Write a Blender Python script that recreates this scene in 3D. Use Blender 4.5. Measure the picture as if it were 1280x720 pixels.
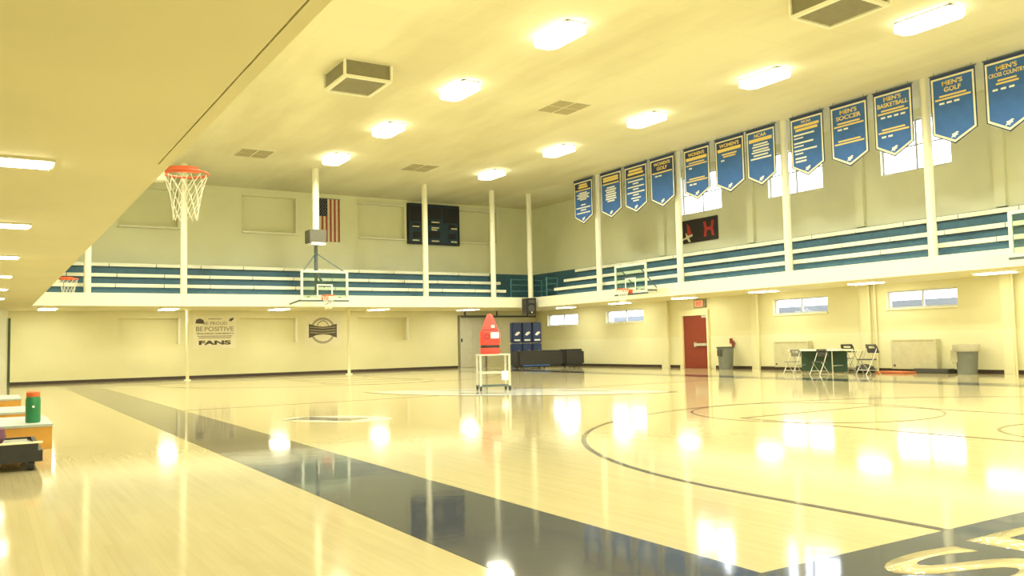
import bpy, bmesh, math, random
from mathutils import Matrix, Vector
random.seed(7)
for _o in list(bpy.data.objects): bpy.data.objects.remove(_o)
scene = bpy.context.scene
COL = scene.collection

# ------------------------------------------------------------------ camera
CAM_H = 1.16
YAW, PITCH, ROLL, FPX = 0.5565227, 0.0644920, 0.0220926, 1061.0474   # focal length in pixels of a 1280x720 frame
_f = Vector((math.sin(YAW)*math.cos(PITCH), math.cos(YAW)*math.cos(PITCH), math.sin(PITCH)))
_r = Vector((math.cos(YAW), -math.sin(YAW), 0)); _d = _f.cross(_r)
RT = _r*math.cos(ROLL) + _d*math.sin(ROLL)
DN = -_r*math.sin(ROLL) + _d*math.cos(ROLL)
cam_data = bpy.data.cameras.new('camera'); cam = bpy.data.objects.new('camera', cam_data); COL.objects.link(cam)
cam_data.sensor_width = 36; cam_data.lens = FPX/1280*36; cam_data.clip_end = 300
M3 = Matrix((RT, -DN, -_f)).transposed()
cam.matrix_world = Matrix.Translation((0, 0, CAM_H)) @ M3.to_4x4()
scene.camera = cam
ORG = Vector((0, 0, CAM_H))
def ray(px, py): return RT*((px-640)/FPX) + DN*((py-360)/FPX) + _f
def at(axis, val, px, py):
    r = ray(px, py); return ORG + r*((val-ORG[axis])/r[axis])

# ------------------------------------------------------------------ world and exposure
w = bpy.data.worlds.new('overcast_sky'); scene.world = w; w.use_nodes = True
bg = w.node_tree.nodes['Background']; bg.inputs[0].default_value = (0.86, 0.91, 1.0, 1); bg.inputs[1].default_value = 6.0
scene.view_settings.view_transform = 'Standard'; scene.view_settings.look = 'None'
scene.view_settings.exposure = 0.27; scene.view_settings.gamma = 1.0; scene.view_settings.use_curve_mapping = False
LAMP = (1.0, 0.965, 0.71); LAMP_S = 4.5; LAMP_W = 215.0; LOW_S = 22.0

# ------------------------------------------------------------------ building dimensions (metres)
XE, XM, XR = 1.33, 21.267, 24.006       # left balcony edge, right balcony edge, right wall
YM, YF = 32.366, 36.453                 # far balcony edge, far wall
ZS, ZT, ZC = 2.745, 3.198, 8.01         # soffit, fascia top, ceiling
XL, YN = -2.6, -6.0                     # left wall, near wall

# ------------------------------------------------------------------ materials
MATS = {}
def mat(name, col, rough=0.5, metal=0.0, var=0.06, scale=6.0, bump=0.0, spec=0.5, coat=0.0):
    if name in MATS: return MATS[name]
    m = bpy.data.materials.new(name); m.use_nodes = True; nt = m.node_tree; b = nt.nodes['Principled BSDF']
    b.inputs['Roughness'].default_value = rough; b.inputs['Metallic'].default_value = metal
    b.inputs['Specular IOR Level'].default_value = spec; b.inputs['Coat Weight'].default_value = coat
    tc = nt.nodes.new('ShaderNodeTexCoord'); nz = nt.nodes.new('ShaderNodeTexNoise')
    nz.inputs['Scale'].default_value = scale; nz.inputs['Detail'].default_value = 4
    nt.links.new(tc.outputs['Object'], nz.inputs['Vector'])
    rp = nt.nodes.new('ShaderNodeValToRGB')
    rp.color_ramp.elements[0].position = .3; rp.color_ramp.elements[1].position = .7
    rp.color_ramp.elements[0].color = tuple(c*(1-var) for c in col)+(1,)
    rp.color_ramp.elements[1].color = tuple(min(1, c*(1+var)) for c in col)+(1,)
    nt.links.new(nz.outputs['Fac'], rp.inputs[0]); nt.links.new(rp.outputs[0], b.inputs['Base Color'])
    if bump:
        bp = nt.nodes.new('ShaderNodeBump'); bp.inputs['Strength'].default_value = bump; bp.inputs['Distance'].default_value = .01
        nt.links.new(nz.outputs['Fac'], bp.inputs['Height']); nt.links.new(bp.outputs[0], b.inputs['Normal'])
    MATS[name] = m; return m
def emit(name, col, s):
    m = bpy.data.materials.new(name); m.use_nodes = True; b = m.node_tree.nodes['Principled BSDF']
    b.inputs['Base Color'].default_value = (.8, .8, .8, 1)
    b.inputs['Emission Color'].default_value = col+(1,); b.inputs['Emission Strength'].default_value = s
    MATS[name] = m; return m
def glass(name, tint, refl):
    m = bpy.data.materials.new(name); m.use_nodes = True; nt = m.node_tree; nt.nodes.remove(nt.nodes['Principled BSDF'])
    t = nt.nodes.new('ShaderNodeBsdfTransparent'); t.inputs[0].default_value = tint+(1,)
    g = nt.nodes.new('ShaderNodeBsdfGlossy'); g.inputs['Roughness'].default_value = .05
    x = nt.nodes.new('ShaderNodeMixShader'); x.inputs[0].default_value = refl
    nt.links.new(t.outputs[0], x.inputs[1]); nt.links.new(g.outputs[0], x.inputs[2])
    nt.links.new(x.outputs[0], nt.nodes['Material Output'].inputs[0]); MATS[name] = m; return m
def floor_mat():
    m = bpy.data.materials.new('maple_floor'); m.use_nodes = True; nt = m.node_tree; b = nt.nodes['Principled BSDF']; L = nt.links
    tc = nt.nodes.new('ShaderNodeTexCoord')
    mp = nt.nodes.new('ShaderNodeMapping'); mp.inputs['Rotation'].default_value[2] = math.pi/2
    L.new(tc.outputs['Object'], mp.inputs[0])
    br = nt.nodes.new('ShaderNodeTexBrick'); br.inputs['Scale'].default_value = 1
    br.inputs['Brick Width'].default_value = 1.9; br.inputs['Row Height'].default_value = .057; br.inputs['Mortar Size'].default_value = .0006
    br.inputs['Color1'].default_value = (.47, .41, .24, 1); br.inputs['Color2'].default_value = (.50, .44, .26, 1); br.inputs['Mortar'].default_value = (.40, .33, .18, 1)
    L.new(mp.outputs[0], br.inputs[0])
    mp2 = nt.nodes.new('ShaderNodeMapping'); mp2.inputs['Scale'].default_value = (9, .5, 1); L.new(tc.outputs['Object'], mp2.inputs[0])
    nz = nt.nodes.new('ShaderNodeTexNoise'); nz.inputs['Scale'].default_value = 2; nz.inputs['Detail'].default_value = 5; L.new(mp2.outputs[0], nz.inputs[0])
    mx = nt.nodes.new('ShaderNodeMixRGB'); mx.blend_type = 'MULTIPLY'; mx.inputs[0].default_value = .22
    rp = nt.nodes.new('ShaderNodeValToRGB'); rp.color_ramp.elements[0].color = (.72, .68, .6, 1); rp.color_ramp.elements[0].position = .3; rp.color_ramp.elements[1].position = .62
    L.new(nz.outputs['Fac'], rp.inputs[0]); L.new(br.outputs[0], mx.inputs[1]); L.new(rp.outputs[0], mx.inputs[2]); L.new(mx.outputs[0], b.inputs['Base Color'])
    b.inputs['Roughness'].default_value = .085; b.inputs['Specular IOR Level'].default_value = .4
    wob(nt, b, tc); MATS['maple_floor'] = m; return m
def wob(nt, b, tc):
    nz = nt.nodes.new('ShaderNodeTexNoise'); nz.inputs['Scale'].default_value = 2.2; nz.inputs['Detail'].default_value = 3
    nt.links.new(tc.outputs['Object'], nz.inputs['Vector'])
    bp = nt.nodes.new('ShaderNodeBump'); bp.inputs['Strength'].default_value = .05; bp.inputs['Distance'].default_value = .02
    nt.links.new(nz.outputs['Fac'], bp.inputs['Height']); nt.links.new(bp.outputs[0], b.inputs['Normal'])
def paint_mat(name, col, rough=.07):
    m = mat(name, col, rough, var=.03, scale=3); nt = m.node_tree
    tc = [n for n in nt.nodes if n.type == 'TEX_COORD'][0]; wob(nt, nt.nodes['Principled BSDF'], tc); return m
def wall_mat(name, bands):
    # painted bands: list of (height, colour), each colour from that height up
    m = bpy.data.materials.new(name); m.use_nodes = True; nt = m.node_tree; b = nt.nodes['Principled BSDF']; L = nt.links
    tc = nt.nodes.new('ShaderNodeTexCoord'); sp = nt.nodes.new('ShaderNodeSeparateXYZ'); L.new(tc.outputs['Object'], sp.inputs[0])
    mr = nt.nodes.new('ShaderNodeMath'); mr.operation = 'DIVIDE'; mr.inputs[1].default_value = 10; L.new(sp.outputs[2], mr.inputs[0])
    rp = nt.nodes.new('ShaderNodeValToRGB'); rp.color_ramp.interpolation = 'CONSTANT'
    e = rp.color_ramp.elements; e[0].position = 0; e[0].color = bands[0][1]+(1,); e[1].position = bands[1][0]/10; e[1].color = bands[1][1]+(1,)
    for h, c in bands[2:]: k = e.new(h/10); k.color = c+(1,)
    L.new(mr.outputs[0], rp.inputs[0])
    nz = nt.nodes.new('ShaderNodeTexNoise'); nz.inputs['Scale'].default_value = .6; nz.inputs['Detail'].default_value = 5; L.new(tc.outputs['Object'], nz.inputs[0])
    r2 = nt.nodes.new('ShaderNodeValToRGB'); r2.color_ramp.elements[0].color = (.9, .9, .9, 1); r2.color_ramp.elements[0].position = .35; r2.color_ramp.elements[1].position = .6
    L.new(nz.outputs['Fac'], r2.inputs[0])
    mx = nt.nodes.new('ShaderNodeMixRGB'); mx.blend_type = 'MULTIPLY'; mx.inputs[0].default_value = .6
    L.new(rp.outputs[0], mx.inputs[1]); L.new(r2.outputs[0], mx.inputs[2]); L.new(mx.outputs[0], b.inputs['Base Color'])
    b.inputs['Roughness'].default_value = .55
    MATS[name] = m; return m
def ceiling_mat():
    m = bpy.data.materials.new('ceiling_board'); m.use_nodes = True; nt = m.node_tree; b = nt.nodes['Principled BSDF']; L = nt.links
    tc = nt.nodes.new('ShaderNodeTexCoord')
    br = nt.nodes.new('ShaderNodeTexBrick'); br.inputs['Scale'].default_value = 1; br.inputs['Brick Width'].default_value = 2.4; br.inputs['Row Height'].default_value = 1.2
    br.inputs['Mortar Size'].default_value = .008; br.inputs['Color1'].default_value = (.86, .82, .60, 1); br.inputs['Color2'].default_value = (.88, .84, .62, 1); br.inputs['Mortar'].default_value = (.80, .76, .54, 1)
    L.new(tc.outputs['Object'], br.inputs[0])
    mp = nt.nodes.new('ShaderNodeMapping'); mp.inputs['Scale'].default_value = (.5, .12, 1); L.new(tc.outputs['Object'], mp.inputs[0])
    nz = nt.nodes.new('ShaderNodeTexNoise'); nz.inputs['Scale'].default_value = 1.2; nz.inputs['Detail'].default_value = 6; L.new(mp.outputs[0], nz.inputs[0])
    rp = nt.nodes.new('ShaderNodeValToRGB'); rp.color_ramp.elements[0].color = (.8, .78, .72, 1); rp.color_ramp.elements[0].position = .33; rp.color_ramp.elements[1].position = .55
    mx = nt.nodes.new('ShaderNodeMixRGB'); mx.blend_type = 'MULTIPLY'; mx.inputs[0].default_value = .8
    L.new(nz.outputs['Fac'], rp.inputs[0]); L.new(br.outputs[0], mx.inputs[1]); L.new(rp.outputs[0], mx.inputs[2]); L.new(mx.outputs[0], b.inputs['Base Color'])
    b.inputs['Roughness'].default_value = .8; MATS['ceiling_board'] = m; return m
floor_mat(); ceiling_mat()
CREAM = (.82, .775, .49); CREAM_L = (.86, .83, .58); UPPER = (.88, .89, .67)
wall_mat('wall_paint_far', [(0, CREAM), (3.0, UPPER)])
wall_mat('wall_paint_right', [(0, CREAM_L), (1.22, CREAM), (3.0, UPPER)])
mat('soffit_paint', (.86, .80, .52), .7, var=.03, scale=.8)
mat('white_paint', (.90, .89, .74), .45, var=.02)
mat('bench_white', (.88, .88, .76), .4, var=.02)
mat('teal', (.055, .15, .235), .5, var=.12)
mat('teal_rail', (.06, .19, .25), .4)
mat('baseboard_dark', (.055, .035, .03), .5)
paint_mat('border_paint', (.065, .072, .09), .06)
paint_mat('line_paint', (.08, .065, .06)); paint_mat('logo_white', (.74, .74, .68)); paint_mat('logo_grey', (.2, .2, .2))
paint_mat('letter_wood', (.52, .46, .27))
mat('banner_blue', (.045, .15, .50), .7, var=.08, scale=3); mat('banner_navy', (.03, .05, .16), .7); mat('banner_cream', (.9, .84, .62), .7)
mat('gold_print', (.88, .70, .24), .7, var=.02); mat('white_print', (.92, .92, .92), .7, var=.02)
mat('black_plastic', (.025, .025, .028), .5); mat('dark_grey', (.085, .085, .085), .5); mat('mid_grey', (.27, .265, .22), .5)
mat('clock_grey', (.13, .125, .10), .5); mat('can_grey', (.20, .215, .20), .45); mat('bag_clear', (.55, .53, .42), .3)
mat('red_paint', (.27, .04, .022), .45); mat('rim_orange', (.75, .13, .045), .4); mat('net_cord', (.85, .84, .75), .6)
mat('red_vinyl', (.80, .06, .05), .4); mat('steel', (.62, .62, .55), .35, .3); mat('dark_steel', (.12, .16, .18), .4, .4)
mat('aluminium', (.66, .76, .68), .4, .1); mat('navy', (.02, .04, .13), .5); mat('score_blue', (.02, .055, .10), .45); mat('score_dark', (.012, .012, .016), .3)
mat('flag_red', (.40, .10, .085), .8); mat('flag_white', (.80, .72, .55), .8); mat('flag_blue', (.025, .028, .06), .8)
mat('poster', (.84, .79, .58), .6, var=.02); mat('ink', (.10, .08, .06), .6); mat('ink_grey', (.40, .36, .26), .6)
mat('sign_black', (.03, .022, .024), .35); mat('sign_red', (.55, .05, .04), .5)
mat('vent_grey', (.26, .24, .16), .6); mat('vent_tan', (.48, .43, .25), .6)
mat('wood_orange', (.62, .32, .06), .4); mat('blue_grey', (.42, .47, .46), .5); mat('green', (.02, .20, .075), .3); mat('orange_lid', (.75, .16, .05), .4)
mat('door_panel', (.62, .60, .48), .5); mat('convector', (.62, .60, .42), .5); mat('green_panel', (.04, .09, .06), .5)
mat('maroon', (.10, .025, .06), .6); mat('red_mat', (.55, .16, .06), .6); mat('outside_brick', (.15, .16, .18), .8); mat('asphalt', (.1, .1, .1), .9)
mat('frame_metal', (.62, .62, .60), .4); mat('green_edge', (.06, .10, .05), .5)
emit('lamp_glow', LAMP, LAMP_S); emit('low_lamp_glow', LAMP, LOW_S); emit('exit_glow', (1.0, .36, .14), .85); MATS['exit_glow'].node_tree.nodes['Principled BSDF'].inputs['Base Color'].default_value = (.25, .1, .05, 1)
glass('window_glass', (.96, .98, 1.0), .06); glass('board_glass', (.82, .90, .86), .06)

# ------------------------------------------------------------------ mesh helpers
class MB:
    def __init__(s): s.bm = bmesh.new()
    def box(s, x0, x1, y0, y1, z0, z1, m=None):
        vs = [s.bm.verts.new((x, y, z)) for x in (x0, x1) for y in (y0, y1) for z in (z0, z1)]
        if m: 
            for v in vs: v.co = m @ v.co
        for f in ((0,1,3,2),(4,6,7,5),(0,4,5,1),(2,3,7,6),(0,2,6,4),(1,5,7,3)): s.bm.faces.new([vs[i] for i in f])
        return s
    def bar(s, a, b, wd, ht, up=(0,0,1)):
        a, b = Vector(a), Vector(b); d = (b-a); L = d.length; d.normalize(); u = Vector(up); x = u.cross(d)
        if x.length < 1e-4: x = Vector((1,0,0))
        x.normalize(); u = d.cross(x)
        m = Matrix((x, u, d)).transposed().to_4x4(); m.translation = a
        return s.box(-wd/2, wd/2, -ht/2, ht/2, 0, L, m)
    def cyl(s, a, b, r0, r1=None, n=12, caps=True):
        r1 = r0 if r1 is None else r1
        a, b = Vector(a), Vector(b); d = (b-a).normalized(); x = d.orthogonal().normalized(); y = d.cross(x)
        A = []; B = []
        for i in range(n):
            t = 2*math.pi*i/n; o = x*math.cos(t)+y*math.sin(t); A.append(s.bm.verts.new(a+o*r0)); B.append(s.bm.verts.new(b+o*r1))
        for i in range(n): s.bm.faces.new((A[i], A[(i+1)%n], B[(i+1)%n], B[i]))
        if caps: s.bm.faces.new(A[::-1]); s.bm.faces.new(B)
        return s
    def tube(s, pts, r, n=6):
        for a, b in zip(pts, pts[1:]): s.cyl(a, b, r, n=n)
        return s
    def prism(s, pts, z0, z1):
        A = [s.bm.verts.new((p[0], p[1], z0)) for p in pts]; B = [s.bm.verts.new((p[0], p[1], z1)) for p in pts]; n = len(pts)
        for i in range(n): s.bm.faces.new((A[i], A[(i+1)%n], B[(i+1)%n], B[i]))
        s.bm.faces.new(A[::-1]); s.bm.faces.new(B); return s
    def strip(s, outer, inner, z0, z1, closed=True):
        n = len(outer); V = [[s.bm.verts.new((p[0], p[1], z)) for p in ring] for ring in (outer, inner) for z in (z0, z1)]
        o0, o1, i0, i1 = V
        for k in range(n if closed else n-1):
            j = (k+1) % n
            for q in ((o0[k],o0[j],o1[j],o1[k]),(i0[j],i0[k],i1[k],i1[j]),(o1[k],o1[j],i1[j],i1[k]),(o0[j],o0[k],i0[k],i0[j])): s.bm.faces.new(q)
        if not closed:
            for k in (0, n-1): s.bm.faces.new((o0[k], o1[k], i1[k], i0[k]))
        return s
    def lathe(s, prof, c=(0,0,0), n=20):
        rings = [[s.bm.verts.new((c[0]+r*math.cos(2*math.pi*i/n), c[1]+r*math.sin(2*math.pi*i/n), c[2]+z)) for i in range(n)] for r, z in prof]
        for a, b in zip(rings, rings[1:]):
            for i in range(n): s.bm.faces.new((a[i], a[(i+1)%n], b[(i+1)%n], b[i]))
        s.bm.faces.new(rings[0][::-1]); s.bm.faces.new(rings[-1]); return s
    def torus(s, c, R, r, n=28, k=8):
        rings = []
        for i in range(n):
            t = 2*math.pi*i/n
            rings.append([s.bm.verts.new((c[0]+(R+r*math.cos(u))*math.cos(t), c[1]+(R+r*math.cos(u))*math.sin(t), c[2]+r*math.sin(u))) for u in [2*math.pi*j/k for j in range(k)]])
        for i in range(n):
            for j in range(k): s.bm.faces.new((rings[i][j], rings[(i+1)%n][j], rings[(i+1)%n][(j+1)%k], rings[i][(j+1)%k]))
        return s
    def mesh(s, name, m, smooth=False, bevel=0):
        if bevel: bmesh.ops.bevel(s.bm, geom=s.bm.edges[:], offset=bevel, segments=2, affect='EDGES', clamp_overlap=True)
        bmesh.ops.recalc_face_normals(s.bm, faces=s.bm.faces[:])
        me = bpy.data.meshes.new(name); s.bm.to_mesh(me); s.bm.free(); me.materials.append(MATS[m])
        if smooth:
            for p in me.polygons: p.use_smooth = True
            me.set_sharp_from_angle(angle=math.radians(40))
        return me
    def build(s, name, m, parent=None, smooth=False, bevel=0):
        o = bpy.data.objects.new(name, s.mesh(name, m, smooth, bevel)); COL.objects.link(o)
        if parent: o.parent = parent
        return o
def box(*a): return MB().box(*a)
def tag(o, label, cat, group=None):
    o['label'] = label; o['category'] = cat
    if group: o['group'] = group
    return o
def struct(o, label, cat): o['kind'] = 'structure'; return tag(o, label, cat)
def thing(name, label, cat, group=None, loc=(0,0,0), rotz=0, mx=None):
    o = bpy.data.objects.new(name, None); COL.objects.link(o); o.empty_display_size = .1
    if mx is not None: o.matrix_world = mx
    else: o.location = loc; o.rotation_euler = (0, 0, rotz)
    return tag(o, label, cat, group)
def dup(root, loc=None, rotz=None, label=None):
    r = root.copy(); COL.objects.link(r)
    if loc is not None: r.location = loc
    if rotz is not None: r.rotation_euler = (0, 0, rotz)
    if label: r['label'] = label
    for ch in list(root.children):
        c = ch.copy(); COL.objects.link(c); c.parent = r
        for g in list(ch.children):
            d = g.copy(); COL.objects.link(d); d.parent = c
    return r
def frame_far(x, z, y=YF):      # local x right, y up, z out of the far wall towards the court
    m = Matrix(((1,0,0,x),(0,0,-1,y),(0,1,0,z),(0,0,0,1))); return m
def frame_right(y, z, x=XR):    # local x towards the camera along the right wall, y up, z out of the wall
    m = Matrix(((0,0,-1,x),(-1,0,0,y),(0,1,0,z),(0,0,0,1))); return m
def text(body, x, y, wd, ht, z0, z1, m, parent, name='lettering', bold=.02):
    cu = bpy.data.curves.new('t', 'FONT'); cu.body = body; cu.size = 1; cu.offset = bold; cu.resolution_u = 6
    o = bpy.data.objects.new('t', cu); COL.objects.link(o); dg = bpy.context.evaluated_depsgraph_get()
    me = bpy.data.meshes.new_from_object(o.evaluated_get(dg)); bpy.data.objects.remove(o); bpy.data.curves.remove(cu)
    bm = bmesh.new(); bm.from_mesh(me); bpy.data.meshes.remove(me)
    xs = [v.co.x for v in bm.verts]; ys = [v.co.y for v in bm.verts]; X0, X1, Y0, Y1 = min(xs), max(xs), min(ys), max(ys)
    for v in bm.verts: v.co = ((v.co.x-X0)/(X1-X0)*wd - wd/2 + x, (v.co.y-Y0)/(Y1-Y0)*ht - ht/2 + y, z1)
    r = bmesh.ops.extrude_face_region(bm, geom=bm.faces[:])
    for v in [g for g in r['geom'] if isinstance(g, bmesh.types.BMVert)]: v.co.z = z0
    q = MB(); q.bm.free(); q.bm = bm
    return q.build(name, m, parent)

# ------------------------------------------------------------------ the shell
flo = struct(box(XL-.2, XR+.2, YN-.2, YF+.2, -.2, 0).build('floor', 'maple_floor'), 'glossy maple gym floor with painted court lines', 'floor')
struct(box(XL-.2, XR+.2, YN-.2, YF+.2, ZC, ZC+.2).build('ceiling', 'ceiling_board'), 'pale board ceiling with square vents and lamps', 'ceiling')
def holed(axis, u0, u1, z0, z1, a, b, holes):
    us = sorted({u0, u1}|{h[0] for h in holes}|{h[1] for h in holes}); zs = sorted({z0, z1}|{h[2] for h in holes}|{h[3] for h in holes}); m = MB()
    for p, q in zip(us, us[1:]):
        run = None
        for r, t in zip(zs, zs[1:]):
            c, d = (p+q)/2, (r+t)/2
            if any(h[0] < c < h[1] and h[2] < d < h[3] for h in holes):
                continue
            m.box(p, q, a, b, r, t) if axis == 'x' else m.box(a, b, p, q, r, t)
    bmesh.ops.remove_doubles(m.bm, verts=m.bm.verts[:], dist=1e-4)
    seen = {}
    for f in m.bm.faces: seen.setdefault(tuple(round(c, 4) for c in f.calc_center_median()), []).append(f)
    bmesh.ops.delete(m.bm, geom=[f for v in seen.values() if len(v) > 1 for f in v], context='FACES')
    return m
UF = [(4.42,6.64), (9.22,11.53), (14.44,16.74), (19.64,21.79)]
LF = [(4.43,6.66), (9.14,11.5), (14.39,16.79)]
hf = [(a, b, 6.16, 7.70) for a, b in UF] + [(a, b, 1.40, 2.45) for a, b in LF]
struct(holed('x', XL-.2, XR+.2, 0, ZC, YF, YF+.35, hf).build('wall_far', 'wall_paint_far'), 'cream painted far wall with bricked-up window recesses', 'wall')
UR = [(23.2,25.4), (18.55,20.9), (14.05,16.35), (9.35,11.65)]
LR = [(32.72,35.29), (27.97,30.57), (18.58,20.9), (14.1,16.4)]
hr = [(a, b, 6.16, 7.72) for a, b in UR] + [(a, b, 1.96, 2.5) for a, b in LR]
struct(holed('y', YN-.2, YF, 0, ZC, XR, XR+.3, hr).build('wall_right', 'wall_paint_right'), 'cream side wall with daylit windows and a red door', 'wall')
struct(box(XL-.2, XL, YN-.2, YF, 0, ZC).build('wall_left', 'wall_paint_far'), 'cream wall beneath and above the near balcony', 'wall')
struct(box(XL-.2, XR+.2, YN-.2, YN, 0, ZC).build('wall_near', 'wall_paint_far'), 'cream end wall behind the baseline', 'wall')
o = box(XL, .70, 34.9, YF, 0, ZS).build('wall_stub', 'white_paint'); struct(o, 'pale wall return with dark edge guard at end of far wall', 'wall')
box(.70, .78, 34.88, 34.96, 0, 2.42).build('edge_guard', 'green_edge', o)
# filled window recesses on the far wall
k = 0
for a, b in UF:
    k += 1; o = struct(box(a-.001, b+.001, YF+.26, YF+.34, 6.159, 7.701).build('window_%d' % k, 'wall_paint_far'), 'blocked upper window recess painted cream, %s' % ['beside the hoop with a chain net', 'between first post and flag', 'between flag and scoreboard', 'right of the scoreboard'][k-1], 'window')
    box(a, b+.09, YF-.12, YF-.001, 6.08, 6.16).build('window_sill', 'white_paint', o); box(b, b+.09, YF-.10, YF-.001, 6.16, 7.70).build('window_jamb', 'white_paint', o)  # white sill and right jamb strips imitate light catching the recess edges
    if k > 2: box(a, b+.09, YF-.10, YF-.001, 7.70, 7.76).build('window_head', 'white_paint', o)  # white head strip, painted-in brightness along the recess top
for i, (a, b) in enumerate(LF):
    k += 1; o = struct(box(a-.001, b+.001, YF+.26, YF+.34, 1.399, 2.451).build('window_%d' % k, 'wall_paint_far'), 'blocked low window recess painted cream, %s' % ['near the far wall return', 'between slogan poster and crest poster', 'between crest poster and storage door'][i], 'window')
    box(a, b, YF-.01, YF+.26, 1.37, 1.405).build('window_sill', 'wall_paint_far', o); box(b, b+.09, YF-.10, YF-.001, 1.405, 2.45).build('window_jamb', 'white_paint', o)  # white right jamb strip stands in for the lit reveal
# glazed windows on the right wall
def glazed(a, b, z0, z1, rows, n, label):
    o = thing('window_%d' % n, label, 'window'); o['kind'] = 'structure'
    x0, x1 = XR+.12, XR+.18; f = MB(); t = .045
    f.box(x0, x1, a, b, z0, z0+t).box(x0, x1, a, b, z1-t, z1).box(x0, x1, a, a+t, z0+t, z1-t).box(x0, x1, b-t, b, z0+t, z1-t)
    c = (a+b)/2; f.box(x0+.002, x1-.002, c-.03, c+.03, z0+t, z1-t)
    zz = [z0+t, z1-t] if rows == 1 else [z0+t, (z0+z1)/2-.02, z1-t]
    if rows == 2: f.box(x0+.004, x1-.004, a+t, b-t, (z0+z1)/2-.02, (z0+z1)/2+.02)
    f.build('window_frame', 'frame_metal', o)
    for ya, yb in ((a+t, c-.03), (c+.03, b-t)):
        for q in range(rows):
            za = zz[q] + (.04 if q else 0); box(XR+.145, XR+.15, ya, yb, za, zz[q+1]).build('pane', 'window_glass', o)
    box(XR-.05, XR+.12, a, b, z0-.05, z0+.002).build('window_sill', 'white_paint', o)
for i, (a, b) in enumerate(UR):
    k += 1; glazed(a, b, 6.16, 7.72, 2, k, ['sunlit upper window above the black sign with red emblems', 'sunlit upper window between the two middle balcony posts', 'sunlit upper window behind the golf banner', 'upper window beyond the last banner'][i])
for i, (a, b) in enumerate(LR):
    k += 1; glazed(a, b, 1.96, 2.5, 1, k, ['low strip window near the black covered mat', 'low strip window between mat corner and red door', 'low strip window above the white folding table', 'low strip window above the bare wall convector'][i])
# outside
struct(box(XR+8, XR+8.4, 6, 40, -.3, 2.55).build('neighbour_wall', 'outside_brick'), 'blue grey building wall seen through the low windows', 'wall')
struct(box(XR+.4, XR+30, -10, 45, -.4, -.3).build('ground_outside', 'asphalt'), 'dark paved yard outside the windows', 'ground')
# baseboards
def base(name, *a): return struct(box(*a).build(name, 'baseboard_dark'), 'dark rubber base strip along the %s' % name.split('_')[1]+' wall', 'baseboard')
base('baseboard_far', .78, 19.5, YF-.02, YF, 0, .11)
base('baseboard_right', XR-.02, XR, YN, 23.8, 0, .11)
base('baseboard_corner', XR-.02, XR, 25.6, YF, 0, .11)

# ------------------------------------------------------------------ balconies
def slab(name, label, *a): return struct(box(*a).build(name, 'soffit_paint'), label, 'balcony')
slab('balcony_far', 'balcony slab along the far wall', XL, XR, YM, YF, ZS, ZS+.3)
slab('balcony_right', 'balcony slab along the windowed side wall', XM, XR, YN, YM, ZS, ZS+.3)
bl = slab('balcony_left', 'broad balcony soffit overhead with strip lamps', XL, XE-.03, 7.66, YM, ZS, ZS+.3)
box(XL, 1.228, YN, 7.645, ZS-.004, ZS+.3).build('soffit_panel', 'soffit_paint', bl)
box(1.24, XE-.03, YN, 7.645, ZS-.004, ZS+.3).build('edge_strip', 'soffit_paint', bl)
box(XL, XE-.03, YN, 7.66, ZS+.02, ZS+.29).build('slab_core', 'dark_grey', bl)
def fascia(n, label, u0, u1, axis, a, b, step, m='white_paint'):
    o = thing('trim_%d' % n, label, 'trim'); o['kind'] = 'structure'; u = u0
    while u < u1-.01:
        v = min(u+step, u1)
        (box(u+.003, v-.003, a, b, ZS-.001, ZT) if axis == 'x' else box(a, b, u+.003, v-.003, ZS-.001, ZT)).build('fascia_panel', m, o); u = v
fascia(1, 'bright cream fascia along the far balcony edge', XE-.03, XM, 'x', YM-.04, YM, 4.76)
fascia(2, 'bright cream fascia along the windowed side balcony edge', YN, YM, 'y', XM-.04, XM, 4.76)
fascia(3, 'cream fascia along the balcony edge with chain net hoops', YN, YM-.04, 'y', XE-.03, XE, 4.76, 'soffit_paint')
# posts
def post(x, y, label, grp):
    o = thing('balcony_post', label, 'post', grp, (x, y, ZS+.3))
    MB().cyl((0,0,.012), (0,0,ZC-ZS-.3), .12, n=20).build('shaft', 'white_paint', o, smooth=True); box(-.17, .17, -.17, .17, 0, .012).build('base_plate', 'white_paint', o)
for i, x in enumerate((2.99, 6.15, 15.94, 19.29)):
    post(x, YM+.2, ['slim white post behind the far balcony fascia near the soffit edge', 'slim white post rising beside the near chain net hoop', 'slim white post standing in front of the scoreboard', 'slim white post right of scoreboard at bench ends'][i], 'white posts on the far balcony')
post(XM+.0, YM+.2, 'slim white post in the balcony corner above the black speaker', 'white posts on the far balcony')
for i, y in enumerate((27.67, 22.88, 17.98, 13.2)):
    post(XM+.2, y, ['white post on side balcony between first and second banner', 'white post on side balcony beside the black red emblem sign', 'white post on side balcony left of ninth banner', 'white post on side balcony between basketball and golf banners'][i], 'white posts on the side balcony')

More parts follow.
